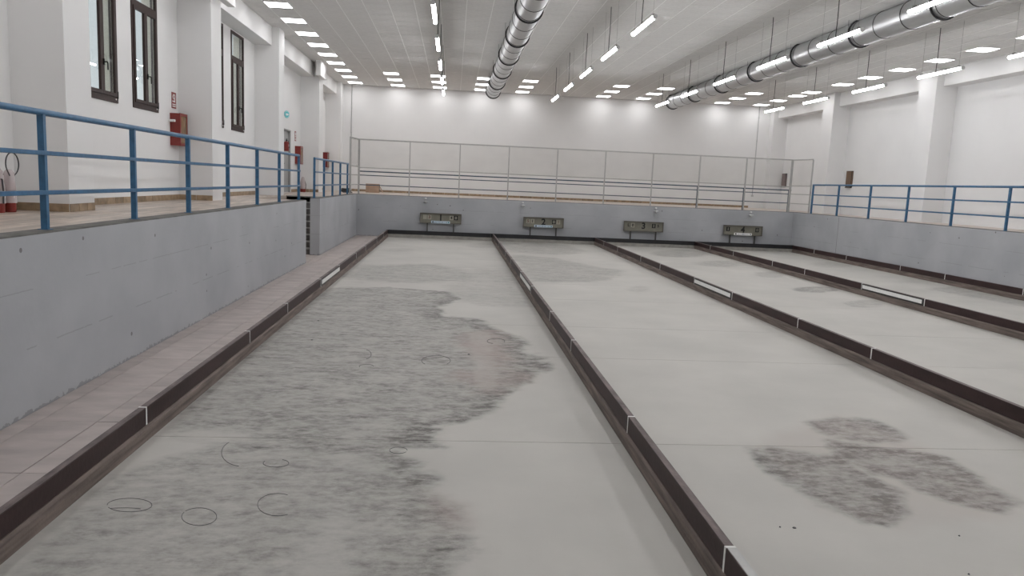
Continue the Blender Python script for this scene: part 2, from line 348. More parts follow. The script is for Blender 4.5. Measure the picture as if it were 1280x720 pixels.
# outlines of damp / worn areas read off the floor: (outline, strength, edge softness, edge wobble)
STAINS = {0: [
  (pxpoly([(395,122),(480,90),(600,85),(760,83),(880,105),(900,130),(780,150),(600,148),(500,140)], 270, 300, 2.769), 0.55, 0.30, 0.25),
  (pxpoly([(900,100),(1040,105),(1090,180),(1110,232),(960,232),(800,215),(800,150)], 270, 300, 2.769), 0.36, 0.30, 0.2),
  (pxpoly([(375,172),(450,162),(600,165),(800,178),(860,205),(775,232),(790,262),(920,270),(945,300),(1010,330),(1060,350),(1060,385),(1120,400),(1145,445),(1100,480),(1060,510),(1020,555),(950,600),(860,630),(760,645),(770,690),(790,720),(500,735),(150,735),(-230,705),(-120,560),(-20,470),(95,370),(200,270),(320,195)], 270, 300, 2.769), 0.74, 0.10, 0.12),
  (pxpoly([(560,150),(1000,165),(1040,210),(1110,250),(1140,300),(1130,350),(1200,400),(1240,460),(1240,520),(1180,560),(1200,625),(1150,900),(300,900),(-200,900),(-150,560),(0,400),(120,300),(250,225),(420,190)], 100, 480, 2.56), 0.60, 0.13, 0.14),
  (pxpoly([(880,220),(1000,190),(1100,250),(1140,300),(1130,350),(1200,400),(1240,460),(1240,520),(1180,560),(1200,625),(1000,700),(860,560),(830,400)], 100, 480, 2.56), 0.26, 0.35, 0.2),
  (pxpoly([(640,640),(780,640),(790,720),(700,735),(100,735),(30,690),(160,640),(400,620)], 270, 300, 2.769), 0.28, 0.18, 0.15),
  (pxpoly([(230,150),(420,140),(620,178),(460,192),(330,215),(210,238),(170,215)], 100, 480, 2.56), -0.55, 0.14, 0.1),
  (pxpoly([(880,322),(945,322),(978,520),(900,522)], 270, 300, 2.769), -0.40, 0.06, 0.03),
  (pxpoly([(690,620),(760,500),(790,420),(850,420),(830,620)], 100, 480, 2.56), -0.28, 0.10, 0.05),
  (ell(580,695,28,41,270,300,2.769), 0.42, 0.35, 0.1), (ell(872,978,11,29,270,300,2.769), 0.40, 0.25, 0.1)],
 1: [
  (pxpoly([(130,125),(540,145),(700,170),(770,195),(740,220),(560,228),(400,222),(190,215)], 600, 280, 6), 0.50, 0.25, 0.2),
  (pxpoly([(225,232),(350,238),(560,252),(660,275),(790,305),(960,335),(1085,355),(960,420),(800,432),(560,432),(385,432),(320,360),(260,280)], 600, 280, 6), 0.52, 0.18, 0.15),
  (pxpoly([(520,355),(590,352),(700,370),(760,375),(840,430),(940,470),(955,530),(900,570),(830,555),(740,515),(660,460),(550,400)], 700, 400, 2.207), 0.72, 0.07, 0.07),
  (pxpoly([(690,285),(760,268),(860,275),(920,305),(965,325),(930,345),(800,330),(720,310)], 700, 400, 2.207), 0.62, 0.09, 0.07),
  (pxpoly([(740,335),(860,350),(960,360),(1060,380),(1130,430),(1250,500),(1200,522),(1080,500),(990,470),(940,440),(870,425),(790,380)], 700, 400, 2.207), 0.74, 0.08, 0.07),
  (ell(400,450,121,133,560,290,1.778), 0.30, 0.12, 0.05)],
 2: [(ell(452,585,39,56,560,290,1.778), 0.52, 0.2, 0.1), (ell(548,672,64,77,560,290,1.778), 0.5, 0.2, 0.1), (ell(684,752,88,101,560,290,1.778), 0.46, 0.12, 0.08),
     (ell(768,866,121,134,560,290,1.778), 0.58, 0.10, 0.05), (ell(884,972,151,168,560,290,1.778), 0.50, 0.10, 0.06)],
 3: [(ell(806,905,67,79,560,290,1.778), 0.35, 0.25, 0.1), (ell(1005,1095,102,113,560,290,1.778), 0.26, 0.2, 0.1),
     (pxpoly([(1072,128),(1110,121),(1200,122),(1290,132),(1400,150),(1420,185),(1270,163),(1160,145)], 560, 290, 1.778), 0.50, 0.16, 0.12)]}
PINKS = {0: [(pxpoly([(870,315),(960,315),(1100,470),(1000,540),(870,540)], 270, 300, 2.769), 0.9, 0.25, 0.2), (pxpoly([(1100,340),(1200,380),(1250,450),(1150,470)],100,480,2.56), 0.7, 0.2, 0.15)],
         1: [(pxpoly([(540,350),(760,260),(970,325),(1250,500),(1200,530),(940,575),(740,525)], 700, 400, 2.207), 0.55, 0.15, 0.1)]}
for li in range(4):
    x0 = BP*li + (0.012 if li == 0 else 0.062); x1 = BP*(li+1) - 0.018
    res = 0.026 if li < 2 else 0.055
    for si in range(len(BREAKS)-1):
        y0, y1 = BREAKS[si]+0.004, BREAKS[si+1]-0.004
        if y1 > -0.2: y1 = -0.03
        nx = int((x1-x0)/res)+1
        depth = (y0+y1)/2+30; ry = res*(1.0 if depth < 14 else 1.7)
        ny = max(2, int((y1-y0)/ry)+1)
        X, Y = np.meshgrid(np.linspace(x0, x1, nx), np.linspace(y0, y1, ny))
        fx, fy = X.ravel(), Y.ravel()
        nz1 = value_noise(fx+50, fy+90, 0.55, 3)-0.5; nz2 = value_noise(fx+50, fy+90, 0.16, 4)-0.5; nz3 = value_noise(fx+50, fy+90, 0.06, 5)-0.5
        def layer(lst):
            s = np.zeros(fx.shape)
            for P, st, soft, wob in lst:
                Pa = np.array(P)
                if Pa[:,1].max() < y0-1 or Pa[:,1].min() > y1+1: continue
                d = poly_sd(fx, fy, P) + wob*(1.6*nz1+1.0*nz2+0.5*nz3)
                t = np.clip(d/soft*0.5+0.5, 0, 1); t = t*t*(3-2*t)
                s = np.maximum(s, st*t*(1+(0.75*(np.clip((fx-1.3)/0.9, 0, 1) if li == 0 else 1.0)*np.exp(-(np.maximum(d,0)/0.34)**2) if st > 0.55 else 0))) if st > 0 else np.maximum(s+st*t, 0)
            return s
        S = layer(STAINS[li]); K = layer(PINKS.get(li, []))
        Z = np.zeros_like(fx)
        V = np.stack([fx, fy, Z], 1)
        idx = np.arange(nx*ny).reshape(ny, nx)
        F = np.stack([idx[:-1,:-1], idx[:-1,1:], idx[1:,1:], idx[1:,:-1]], -1).reshape(-1, 4)
        # a skirt gives each slab its thickness
        ring = np.concatenate([idx[0,:], idx[1:,-1], idx[-1,-2::-1], idx[-2:0:-1,0]])
        nb = len(V); Vb = V[ring].copy(); Vb[:,2] = -0.02
        k = np.arange(len(ring)); kn = (k+1) % len(ring)
        F = np.concatenate([F, np.stack([ring, nb+k, nb+kn, ring[kn]], -1)])
        V = np.concatenate([V, Vb]); S = np.concatenate([S, S[ring]]); K = np.concatenate([K, K[ring]])
        me = bpy.data.meshes.new('lane_slab'); me.from_pydata(V.tolist(), [], F.tolist()); me.materials.append(M['lane'])
        a = me.attributes.new('stain', 'FLOAT', 'POINT'); a.data.foreach_set('value', S.astype(np.float32))
        a = me.attributes.new('pink', 'FLOAT', 'POINT'); a.data.foreach_set('value', K.astype(np.float32))
        link('lane_slab', me, floor)
# walkway slabs beside the left wall
wy = PITN
while wy < YB-0.05:
    ye = min(wy+1.2, YB)
    for a, b in ((XL, -1.09), (-1.09, -0.60), (-0.60, -0.078)):
        MB().box(a+0.003, b-0.003, wy+0.003, ye-0.003, -0.02, random.uniform(-0.001, 0.0015)).build('walkway_slab', M['walkway'], floor)
    wy = ye
MB().box(-2.66, XL-0.004, -10.0, -5.9, -0.02, 0.0).build('stair_landing', M['walkway'], floor)
MB().box(XL, XR, -0.03, YB, -0.02, 0.0).build('back_gutter', M['kerb'], floor)
# pencilled / scratched circles on the first lane
for (cx, cy, rx, ry, a0, a1) in [(162,631.5,28,8.5,200,540),(249,646,22,11,150,500),(347,631,25,14,60,300),(303,566,26,17,130,260),(345,579,16,5,150,420),(498,563,11,4,0,330),(545,451,18,6.5,-40,220),(620,426.5,11,3.2,-20,250),(455,443,9,6,-70,70),(458,458,9,2.4,0,200),(155,637,22,2,20,140)]:
    pts = []
    for k in range(25):
        t = math.radians(a0+(a1-a0)*k/24); gx, gy = ground(cx+rx*math.cos(t), cy-ry*math.sin(t)); pts.append((gx, gy, 0.001))
    dist = pts[0][1]+30
    MB().tube(pts, 0.0022*max(1, dist/6), 5).build('scratched_circle', M['scratch'], floor)
for px, py in [(993,660),(975,659),(1211,718),(1199,670),(398,401),(586,443),(390,425)]:
    gx, gy = ground(px, py); r = 0.014 if px == 993 else 0.007 if py > 500 else 0.018
    MB().lathe([(r,0.0),(r*0.8,0.005),(r*0.2,0.008)], gx, gy, 7).build('grit_speck', M['scratch'], floor)

# ------------------------------------------------------------------ pit retaining walls and platforms
def wall_obj(name, boxes, material, coping=None):
    mb = MB()
    for b in boxes: mb.box(*b)
    o = mb.build(name, material); o['kind'] = 'structure'
    if coping:
        for c in coping: MB().box(*c).build('coping_strip', M['coping'], o)
    return o
wall_obj('wall_pit_left', [(XL-WT, XL, PITN-0.3, -10.0, -0.3, HP-0.004)], M['concrete'], [(XL-WT, XL-0.01, PITN-0.3, -10.003, HP-0.004, HP+0.008)])
wall_obj('wall_pit_left_stair_side', [(XL-WT, XL, -7.98, YB+0.3, -0.3, HP-0.004)], M['concrete'], [(XL-WT, XL-0.01, -7.977, YB+0.3, HP-0.004, HP+0.008)])
wall_obj('wall_pit_back', [(XL, XR, YB, YB+0.3, -0.3, HP-0.004)], M['concrete'], [(XL, XR, YB+0.01, YB+0.3, HP-0.004, HP+0.008)])
wall_obj('wall_pit_right', [(XR, XR+0.3, PITN-0.3, YB+0.3, -0.3, HP-0.004)], M['concrete'], [(XR+0.01, XR+0.3, PITN-0.3, YB+0.3, HP-0.004, HP+0.008)])
wall_obj('wall_pit_near', [(XL, XR, PITN-0.3, PITN, -0.3, HP)], M['concrete'])
MB().box(XR-0.002, XR+0.001, -0.1-3.35, -0.1-3.335, 0.28, HP-0.02).build('expansion_joint', M['coping'], bpy.data.objects['wall_pit_right'])
fl = MB().box(RXL-0.4, -2.66, YN, YW, -0.3, HP-0.012).box(-2.66, XL-WT, YN, -10.0, -0.3, HP-0.012).box(-2.66, XL-WT, -5.85, YW, -0.3, HP-0.012).build('floor_left', M['plat']); fl['kind'] = 'structure'
fb = MB().box(XL-WT, RXR+0.4, YB+0.3, YW, -0.3, HP).build('floor_back', M['plat']); fb['kind'] = 'structure'
fr = MB().box(XR+0.3, RXR+0.4, YN, YB+0.3, -0.3, HP).build('floor_right', M['plat']); fr['kind'] = 'structure'
fn = MB().box(XL-WT, XR+0.3, YN, PITN-0.3, -0.3, HP).build('floor_near', M['plat']); fn['kind'] = 'structure'
# wood-look planks on the left platform
plank_me = {}
rows = 9; pw = (XL-WT-RXL)/rows
for rI in range(rows):
    xa = RXL+pw*rI; y = -25.2+0.4*(rI % 3)
    while y < YW-0.05:
        ye = min(y+1.2, YW)
        ya, yb = y, ye
        if xa+pw > -2.62:
            if ya > -10.0 and yb < -5.85: ya = yb
            elif ya < -10.0 < yb: yb = -10.0
            elif ya < -5.85 < yb: ya = -5.85
        if yb-ya > 0.05:
            key = round(yb-ya, 3)
            if key not in plank_me: plank_me[key] = MB().box(0.003, pw-0.003, 0.003, key-0.003, -0.012, 0.0).mesh('floor_plank', M['plank'])
            o = bpy.data.objects.new('floor_plank', plank_me[key]); C.objects.link(o); o.parent = fl; o.location = (xa, ya, HP+0.0003*random.random())
        y = ye

# staircase up to the left platform, behind the second stretch of wall
st = thing('staircase', (-2.15, -7.85, 0), 'dark stone steps with pale nosings rising behind the left pit wall opening', 'stairs')
for k in range(9):
    ya = -7.85+0.25*k; zt = 0.18*(k+1)
    if k == 8: MB().box(-2.65, XL-WT-0.004, ya, ya+0.002+0.0, 0.18*k, HP-0.03).build('riser', M['stair'], st); MB().box(-2.65, XL-WT-0.004, ya-0.02, ya+0.03, HP-0.03, HP-0.0).build('nosing', M['stair_edge'], st)
    else:
        MB().box(-2.65, XL-WT-0.004, ya, ya+0.25, 0.0, zt-0.03).build('step', M['stair'], st)
        MB().box(-2.65, XL-WT-0.004, ya-0.02, ya+0.25, zt-0.03, zt).build('nosing', M['stair_edge'], st)

# ------------------------------------------------------------------ hall walls
def wall_with_holes(name, xa, xb, ya, yb, za, zb, holes, material):
    ys = sorted({ya, yb, *[h[0] for h in holes], *[h[1] for h in holes]}); zs = sorted({za, zb, *[h[2] for h in holes], *[h[3] for h in holes]})
    mb = MB()
    for i in range(len(ys)-1):
        for j in range(len(zs)-1):
            cy, cz = (ys[i]+ys[i+1])/2, (zs[j]+zs[j+1])/2
            if any(h[0] < cy < h[1] and h[2] < cz < h[3] for h in holes): continue
            mb.box(xa, xb, ys[i], ys[i+1], zs[j], zs[j+1])
    o = mb.build(name, material); o['kind'] = 'structure'; return o
WIN = [(-17.10,-15.90), (-15.26,-14.06), (-10.92,-9.72), (-9.02,-7.82)]
WZ0, WZ1 = 3.36, 5.93
DOOR = (-2.72, -1.55, HP, 3.84)
holes = [(a, b, WZ0, WZ1) for a, b in WIN] + [DOOR]
wl = wall_with_holes('wall_left', RXL-0.26, RXL, YN, YW+0.3, HP-0.05, ZC+0.3, holes, M['plaster'])
wr = MB().box(RXR, RXR+0.4, YN, YW+0.3, HP-0.05, ZC+0.3).build('wall_right', M['plaster']); wr['kind'] = 'structure'
wbk = MB().box(RXL, RXR, YW, YW+0.3, HP-0.05, ZC+0.3).build('wall_back', M['plaster']); wbk['kind'] = 'structure'
wn = MB().box(RXL, RXR, YN-0.3, YN, HP-0.05, ZC+0.3).build('wall_near', M['plaster']); wn['kind'] = 'structure'
LP = [(-32.0,-31.3), (-25.6,-24.9), (-19.15,-18.42), (-12.92,-12.22), (-6.62,-5.92), (0.14,0.95), (5.75,YW)]
for a, b in LP: MB().box(RXL, PXL, a, b, HP, ZC).build('pillar', M['plaster'], wl)
for (a, b), (c, d) in zip(LP[:-1], LP[1:]): MB().box(RXL, BXL, b, c, 5.97, ZC).build('beam', M['plaster'], wl)
for a in (-12.96, 0.0): MB().box(PXL, PXL+0.17, a-0.55 if a < -5 else a-0.62, a+1.25 if a < -5 else a+0.66, 5.95, ZC).build('pillar_head_box', M['plaster'], wl)
RP = [(-31.4,-30.5), (-24.8,-23.9), (-18.3,-17.4), (-12.0,-11.1), (-6.35,-5.42), (0.25,1.15), (6.05,YW)]
for a, b in RP: MB().box(PXR, RXR, a, b, HP, ZC).build('pillar', M['plaster'], wr)
for (a, b), (c, d) in zip(RP[:-1], RP[1:]): MB().box(BXR, RXR, b, c, 5.95, ZC).build('beam', M['plaster'], wr)

# skirting tiles
bl = struct('baseboard_left', (RXL, 0, HP)); bbk = struct('baseboard_back', (0, YW, HP))
sk = {}
def skirt_run(root, p0, p1, nrm, h=0.11, ln=0.33):
    # p0->p1 along x or y at floor level, tiles stand 12 mm proud along nrm
    d = Vector(p1)-Vector(p0); L = d.length; d.normalize(); k = 0.0
    while k < L-0.02:
        e = min(k+ln, L); a = Vector(p0)+d*(k+0.004); b = Vector(p0)+d*(e-0.004); t = 0.013
        x0, x1 = sorted((a.x, b.x+nrm[0]*t)) if abs(nrm[0]) > 0 else sorted((a.x, b.x)); y0, y1 = sorted((a.y, b.y+nrm[1]*t)) if abs(nrm[1]) > 0 else sorted((a.y, b.y))
        MB().box(x0, x1, y0, y1, HP+0.001, HP+h).build('skirting_tile', M['skirt'], root); k = e
for i in range(1, 6):
    a, b = LP[i]; c, d = LP[i+1]
    if i == 4:
        skirt_run(bl, (RXL, b, HP), (RXL, DOOR[0]-0.05, HP), (1,0)); skirt_run(bl, (RXL, DOOR[1]+0.05, HP), (RXL, c, HP), (1,0))
    else: skirt_run(bl, (RXL, b, HP), (RXL, c, HP), (1,0))
for i in (2, 3, 5):
    a, b = LP[i]; skirt_run(bl, (RXL, a, HP), (PXL, a, HP), (0,-1), ln=0.35)
skirt_run(bl, (PXL, LP[2][0], HP), (PXL, LP[2][1], HP), (1,0), ln=0.24)
skirt_run(bl, (PXL, LP[6][0], HP), (PXL, YW, HP), (1,0))
skirt_run(bbk, (PXL, YW, HP), (17.0, YW, HP), (0,-1), h=0.10, ln=0.6)

# windows
for wi, (a, b) in enumerate(WIN):
    root = struct('window_%d' % (wi+1), (RXL, (a+b)/2, WZ0))
    xf0, xf1 = RXL-0.03, RXL+0.018; fw = 0.065
    TR = 5.20
    f = MB()
    f.box(xf0, xf1, a, a+fw, WZ0, WZ1).box(xf0, xf1, b-fw, b, WZ0, WZ1).box(xf0, xf1, a+fw, b-fw, WZ1-fw, WZ1).box(xf0, xf1, a+fw, b-fw, WZ0, WZ0+0.10).box(xf0, xf1, a+fw, b-fw, TR, TR+0.10)
    f.build('frame', M['brown_frame'], root)
    mid = (a+b)/2
    for (ya, yb) in ((a+fw, mid-0.002), (mid+0.002, b-fw)):
        s = MB(); sw = 0.062; z0, z1 = WZ0+0.104, TR-0.004; x0, x1 = RXL-0.012, RXL+0.034
        s.box(x0, x1, ya, ya+sw, z0, z1).box(x0, x1, yb-sw, yb, z0, z1).box(x0, x1, ya+sw, yb-sw, z0, z0+sw).box(x0, x1, ya+sw, yb-sw, z1-sw, z1)
        so = s.build('sash', M['brown_frame'], root)
        MB().box(RXL+0.008, RXL+0.014, ya+sw, yb-sw, z0+sw, z1-sw).build('pane', M['glass'], so)
    MB().box(RXL-0.006, RXL+0.0, a+fw, b-fw, TR+0.10, WZ1-fw).build('pane', M['glass'], root)
    hz = 3.99
    h = MB().box(RXL+0.034, RXL+0.05, mid+0.012, mid+0.045, hz-0.05, hz+0.05).tube([(RXL+0.045, mid+0.028, hz), (RXL+0.095, mid+0.028, hz), (RXL+0.10, mid+0.035, hz-0.02), (RXL+0.10, mid+0.038, hz-0.13)], 0.011, 8)
    h.build('handle', M['handle_black'], root, True)
    MB().box(RXL+0.018, RXL+0.03, b-0.05, b-0.012, WZ0+0.08, WZ0+0.20).build('hinge', M['handle_black'], root)
    MB().box(RXL+0.018, RXL+0.022, b-0.105, b-0.075, WZ0+0.05, WZ0+0.075).build('drain_cap', M['sign_white'], root)
    # cream outer reveal with shutter guides
    MB().box(RXL-0.27, RXL-0.035, b-0.012, b, WZ0, WZ1).build('outer_jamb', M['jamb'], root)
    MB().box(RXL-0.10, RXL-0.07, b-0.034, b-0.012, WZ0, WZ1).build('shutter_guide', M['brown_frame'], root)
# door
dr = struct('door_1', (RXL, (DOOR[0]+DOOR[1])/2, HP))
MB().box(RXL-0.14, RXL-0.09, DOOR[0]+0.04, DOOR[1]-0.04, HP+0.005, DOOR[3]-0.04).build('door_leaf', M['door'], dr)
MB().box(RXL-0.16, RXL-0.02, DOOR[0], DOOR[0]+0.04, HP, DOOR[3]).box(RXL-0.16, RXL-0.02, DOOR[1]-0.04, DOOR[1], HP, DOOR[3]).box(RXL-0.16, RXL-0.02, DOOR[0]+0.04, DOOR[1]-0.04, DOOR[3]-0.04, DOOR[3]).build('door_frame', M['door'], dr)
MB().tube([(RXL-0.09, DOOR[0]+0.14, HP+1.02), (RXL-0.04, DOOR[0]+0.14, HP+1.02), (RXL-0.04, DOOR[0]+0.27, HP+1.02)], 0.012, 8).build('door_handle', M['handle_black'], dr, True)

# ------------------------------------------------------------------ ceiling
ceil = MB().box(RXL-0.45, RXR+0.4, YN-0.3, YW+0.3, ZC+0.02, ZC+0.25).build('ceiling', M['ceiling_void']); ceil['kind'] = 'structure'
TP = 1.9/3; gx0, gy0 = -2.07, 5.75
panels = {}
for k in range(9): panels[(0, 3*k)] = ('left', k)
for k in range(9, 20): panels[(0, 3*k)] = ('left', k)  # left column carried on out of view, added for its light
for c, xk in (('second',1),('third',2),('fourth',3),('fifth',4),('sixth',6),('seventh',7),('eighth',9)):
    for k in range(3): panels[(3*xk, 3*k)] = (c, k)
rk = [0, 3, 6, 8, 12, 15, 18, 21, 24, 27] + list(range(30, 60, 3))  # the appended run is unseen, added to light the near half
for n, k in enumerate(rk): panels[(30, k)] = ('right', n)
ix = range(-2, 33); iy = range(-1, 63)
tiles = []
for i in ix:
    for j in iy:
        if (i, j) in panels: continue
        cx, cy = gx0+TP*i, gy0-TP*j
        x0, x1 = max(cx-TP/2, RXL), min(cx+TP/2, RXR); y0, y1 = max(cy-TP/2, YN), min(cy+TP/2, YW)
        if x1-x0 < 0.05 or y1-y0 < 0.05: continue
        px, py, w = project((cx, cy, ZC)); vis = w > 0.5 and -10 < px < 1290 and -8 < py < 720
        tiles.append((w if vis else 1e6+w, x0, x1, y0, y1))
tiles.sort()
tm = {}
rest = MB()
for n, (w, x0, x1, y0, y1) in enumerate(tiles):
    g = 0.005
    if n < 300 and w < 1e6:
        key = (round(x1-x0, 3), round(y1-y0, 3))
        if key not in tm: tm[key] = MB().box(-key[0]/2+g, key[0]/2-g, -key[1]/2+g, key[1]/2-g, 0, 0.02).mesh('ceiling_tile', M['tile_ceiling'])
        o = bpy.data.objects.new('ceiling_tile', tm[key]); C.objects.link(o); o.parent = ceil; o.location = ((x0+x1)/2, (y0+y1)/2, ZC+0.0015*random.random())
    else:
        rest.box(x0+g, x1-g, y0+g, y1-g, ZC+0.0015*random.random(), ZC+0.02)
tag(rest.build('ceiling_tile_field', M['tile_ceiling'], ceil), kind='stuff')
rl = YW-YN
for i in ix:
    x = gx0+TP*(i+0.5)
    if RXL < x < RXR: MB().box(x-0.010, x+0.010, YN, YW, ZC-0.004, ZC+0.02).build('grid_runner', M['grid'], ceil)

# ceiling light panels
ptemp_frame = MB().box(-0.31,0.31,-0.31,-0.295,-0.006,0.02).box(-0.31,0.31,0.295,0.31,-0.006,0.02).box(-0.31,-0.295,-0.295,0.295,-0.006,0.02).box(0.295,0.31,-0.295,0.295,-0.006,0.02).mesh('panel_frame', M['grid'])
ptemp_diff = MB().box(-0.295,0.295,-0.295,0.295,-0.003,0.015).mesh('diffuser', M['panel_glow'])
colname = {'left':'column along left wall', 'right':'column along right wall', 'second':'short column nearest the left-wall column', 'third':'short column behind the leftmost tube lights', 'fourth':'column touching left duct', 'fifth':'column right of left duct', 'sixth':'column between the ducts, left one', 'seventh':'column between the ducts, right one', 'eighth':'short column right of right duct'}
for (i, j), (c, k) in sorted(panels.items(), key=lambda q: (q[0][0], q[0][1])):
    x, y = gx0+TP*i, gy0-TP*j
    if c == 'left': y -= 0.16
    r = thing('ceiling_light', (x, y, ZC), '%s square light panel from the back wall, %s' % (ORD[k], colname[c]), 'ceiling light', 'square light panels set in the ceiling')
    for nm, me in (('panel_frame', ptemp_frame), ('diffuser', ptemp_diff)):
        o = bpy.data.objects.new(nm, me); C.objects.link(o); o.parent = r

# hanging linear lights
TL = 1.72; rr_ = 0.036
t_dif = MB().prism_y([(rr_*math.cos(2*math.pi*k/16), rr_*math.sin(2*math.pi*k/16)) for k in range(16)], -TL/2+0.02, TL/2-0.02).mesh('diffuser', M['tube_glow'])
t_house = MB().prism_y([(0.042*math.cos(math.radians(t)), 0.042*math.sin(math.radians(t))) for t in (25,45,65,90,115,135,155)]+[(-0.018,0.028),(0.018,0.028)], -TL/2+0.02, TL/2-0.02).mesh('housing', M['housing'])
t_cap = MB().prism_y([(0.043*math.cos(2*math.pi*k/14), 0.043*math.sin(2*math.pi*k/14)) for k in range(14)], -0.02, 0.02).mesh('end_cap', M['housing'])
TZ = 5.41; hang = ZC-TZ
t_wire = MB().tube([(0,0,0.04),(0,0,hang)], 0.0025, 6).mesh('suspension_wire', M['wire'])
t_clip = MB().box(-0.02,0.02,-0.03,0.03,0.03,0.075).mesh('bracket', M['wire'])
t_cables = []
for s in range(4):
    ph = random.uniform(0, 6); pts = [(0.022*math.sin(ph+3*z)*(z*(hang-z))*2, 0.03*math.sin(ph+1+2.5*z)*(z*(hang-z))*2, z) for z in [0.04+(hang-0.04)*q/8 for q in range(9)]]
    t_cables.append(MB().tube(pts, 0.009, 7).mesh('power_cable', M['cable'], True))
ROWS = [(2.03,'first'), (6.07,'second'), (10.02,'third'), (14.25,'fourth')]
for rI, (x, lane) in enumerate(ROWS):
    for k in range(9):
        y = -2.18-3.2*k
        r = thing('hanging_light', (x, y, TZ), '%s hanging tube light from the back wall, row above the %s lane' % (ORD[k], lane), 'hanging light', 'tube lights hung over the lanes')
        def add(nm, me, loc):
            o = bpy.data.objects.new(nm, me); C.objects.link(o); o.parent = r; o.location = loc; return o
        add('housing', t_house, (0,0,0)); add('diffuser', t_dif, (0,0,0))
        for s in (-1, 1):
            add('end_cap', t_cap, (0, s*(TL/2), 0)); add('suspension_wire', t_wire, (0, s*0.72, 0)); add('bracket', t_clip, (0, s*0.72, 0))
        add('power_cable', t_cables[(k+rI) % 4], (0, 0.15, 0))

# ducts
for di, (dx, ye, lab) in enumerate(((4.07, 3.45, 'long round galvanised air duct with dark rings hung over the first dividing board'), (12.12, 3.9, 'long round galvanised air duct on the right partly behind the third row of tube lights'))):
    r = thing('air_duct', (dx, ye, 6.2), lab, 'duct', 'round ducts under the ceiling')
    n = 28
    sh = MB(); R = 0.30
    def circ(rad): return [(dx+rad*math.cos(2*math.pi*k/n), 6.2+rad*math.sin(2*math.pi*k/n)) for k in range(n)]
    y = ye; k = 0
    while y > YN+1.2:
        MB().prism_y(circ(R), max(y-1.05, YN+0.05)+0.004, y-0.004).build('duct_section', M['duct'], r, True)
        flange = (k % 3 == 0)
        rad = 0.335 if flange else 0.309; wd = 0.013 if flange else 0.008
        MB().prism_y(circ(rad), y-wd, y+wd).build('clamp_ring' if flange else 'seam_ring', M['ring'], r, True)
        if flange: MB().prism_y(circ(0.306), y-0.15, y-0.135).build('seam_ring', M['ring'], r, True)
        if flange:
            for sx in (-0.33, 0.33): MB().tube([(dx+sx, y, 6.2), (dx+sx, y, ZC)], 0.006, 6).build('hanger_rod', M['wire'], r)
        y -= 1.05; k += 1
    MB().prism_y(circ(R-0.02), ye-0.002, ye+0.004).build('end_plate', M['duct'], r)

# ------------------------------------------------------------------ lane boards
MARKS = [-26.05, -23.64, -20.38, -18.17, -15.20, -12.76, -9.79, -7.63, -4.36, -1.95]
BNAMES = ['dark maroon lane board along the walkway by the left wall', 'dark maroon board dividing the first lane from the second', 'dark maroon board dividing the second lane from the third', 'dark maroon board dividing the third lane from the fourth', 'dark maroon lane board at the foot of the right pit wall']
for bI in range(5):
    xa = BP*bI - (0.058 if bI == 0 else 0.0); xb = xa+0.058
    side = 1 if bI == 0 else -1                       # the face turned to the camera
    xf = xb if side > 0 else xa
    r = thing('lane_board', (xa+0.029, -14.0, 0), BNAMES[bI], 'lane board', 'boards along the lanes')
    ys = [PITN+0.02]+MARKS+[-0.075]
    for k in range(len(ys)-1):
        mb = MB(); chamfer_box(mb, xa, xb, ys[k]+0.003, ys[k+1]-0.003, 0.13, 0.28, 0.005); mb.build('plank', M['board'], r)
        MB().box(xa+0.003, xb-0.003, ys[k]+0.004, ys[k+1]-0.004, 0.2795, 0.2812).build('worn_top', M['board_top'], r)
    mb = MB(); e = 0.014
    mb.prism_y([(xa-e,0.0),(xb+e,0.0),(xb+e,0.105),(xb+0.002,0.128),(xa-0.002,0.128),(xa-e,0.105)], PITN+0.02, -0.075); mb.build('base_rail', M['board_base'], r)
    for m in MARKS:
        w = 0.011
        mb = MB().box(xa-0.002, xb+0.002, m-w, m+w, 0.279, 0.2825)
        for xs, sg in ((xa,-1),(xb,1)): mb.box(min(xs, xs+sg*0.0025), max(xs, xs+sg*0.0025), m-w, m+w, 0.132, 0.2825)
        mb.build('white_line', M['white_paint'], r)
    for xs, sg in ((xa,-1),(xb,1)):
        if bI == 4 and sg > 0: continue
        if bI == 0 and sg < 0: continue
        y0, y1 = MARKS[4]+0.02, MARKS[5]-0.02
        p = MB().box(min(xs+sg*0.001, xs+sg*0.008), max(xs+sg*0.001, xs+sg*0.008), y0, y1, 0.145, 0.272).build('sign_plate', M['plate_edge'], r)
        MB().box(min(xs+sg*0.008, xs+sg*0.011), max(xs+sg*0.008, xs+sg*0.011), y0+0.06, y1-0.03, 0.168, 0.250).build('white_strip', M['white_paint'], p)
    MB().box(xa+0.006, xb+0.001, PITN+0.05, MARKS[0]-0.012, 0.2805, 0.284).build('metal_cap', M['grey_steel'], r)
# back board
r = thing('back_board', (8.2, -0.04, 0), 'long black board across the far end of all four lanes', 'lane board')
for k in range(4):
    a, b = BP*k-0.07, BP*(k+1)-0.07
    if k == 3: b = XR-0.01
    MB().box(a+0.002, b-0.002, -0.07, -0.035, 0.135, 0.29).build('board_panel', M['black'], r)
    MB().box(a+0.002, b-0.002, -0.055, -0.03, 0.002, 0.135).build('kerb_strip', M['kerb'], r)

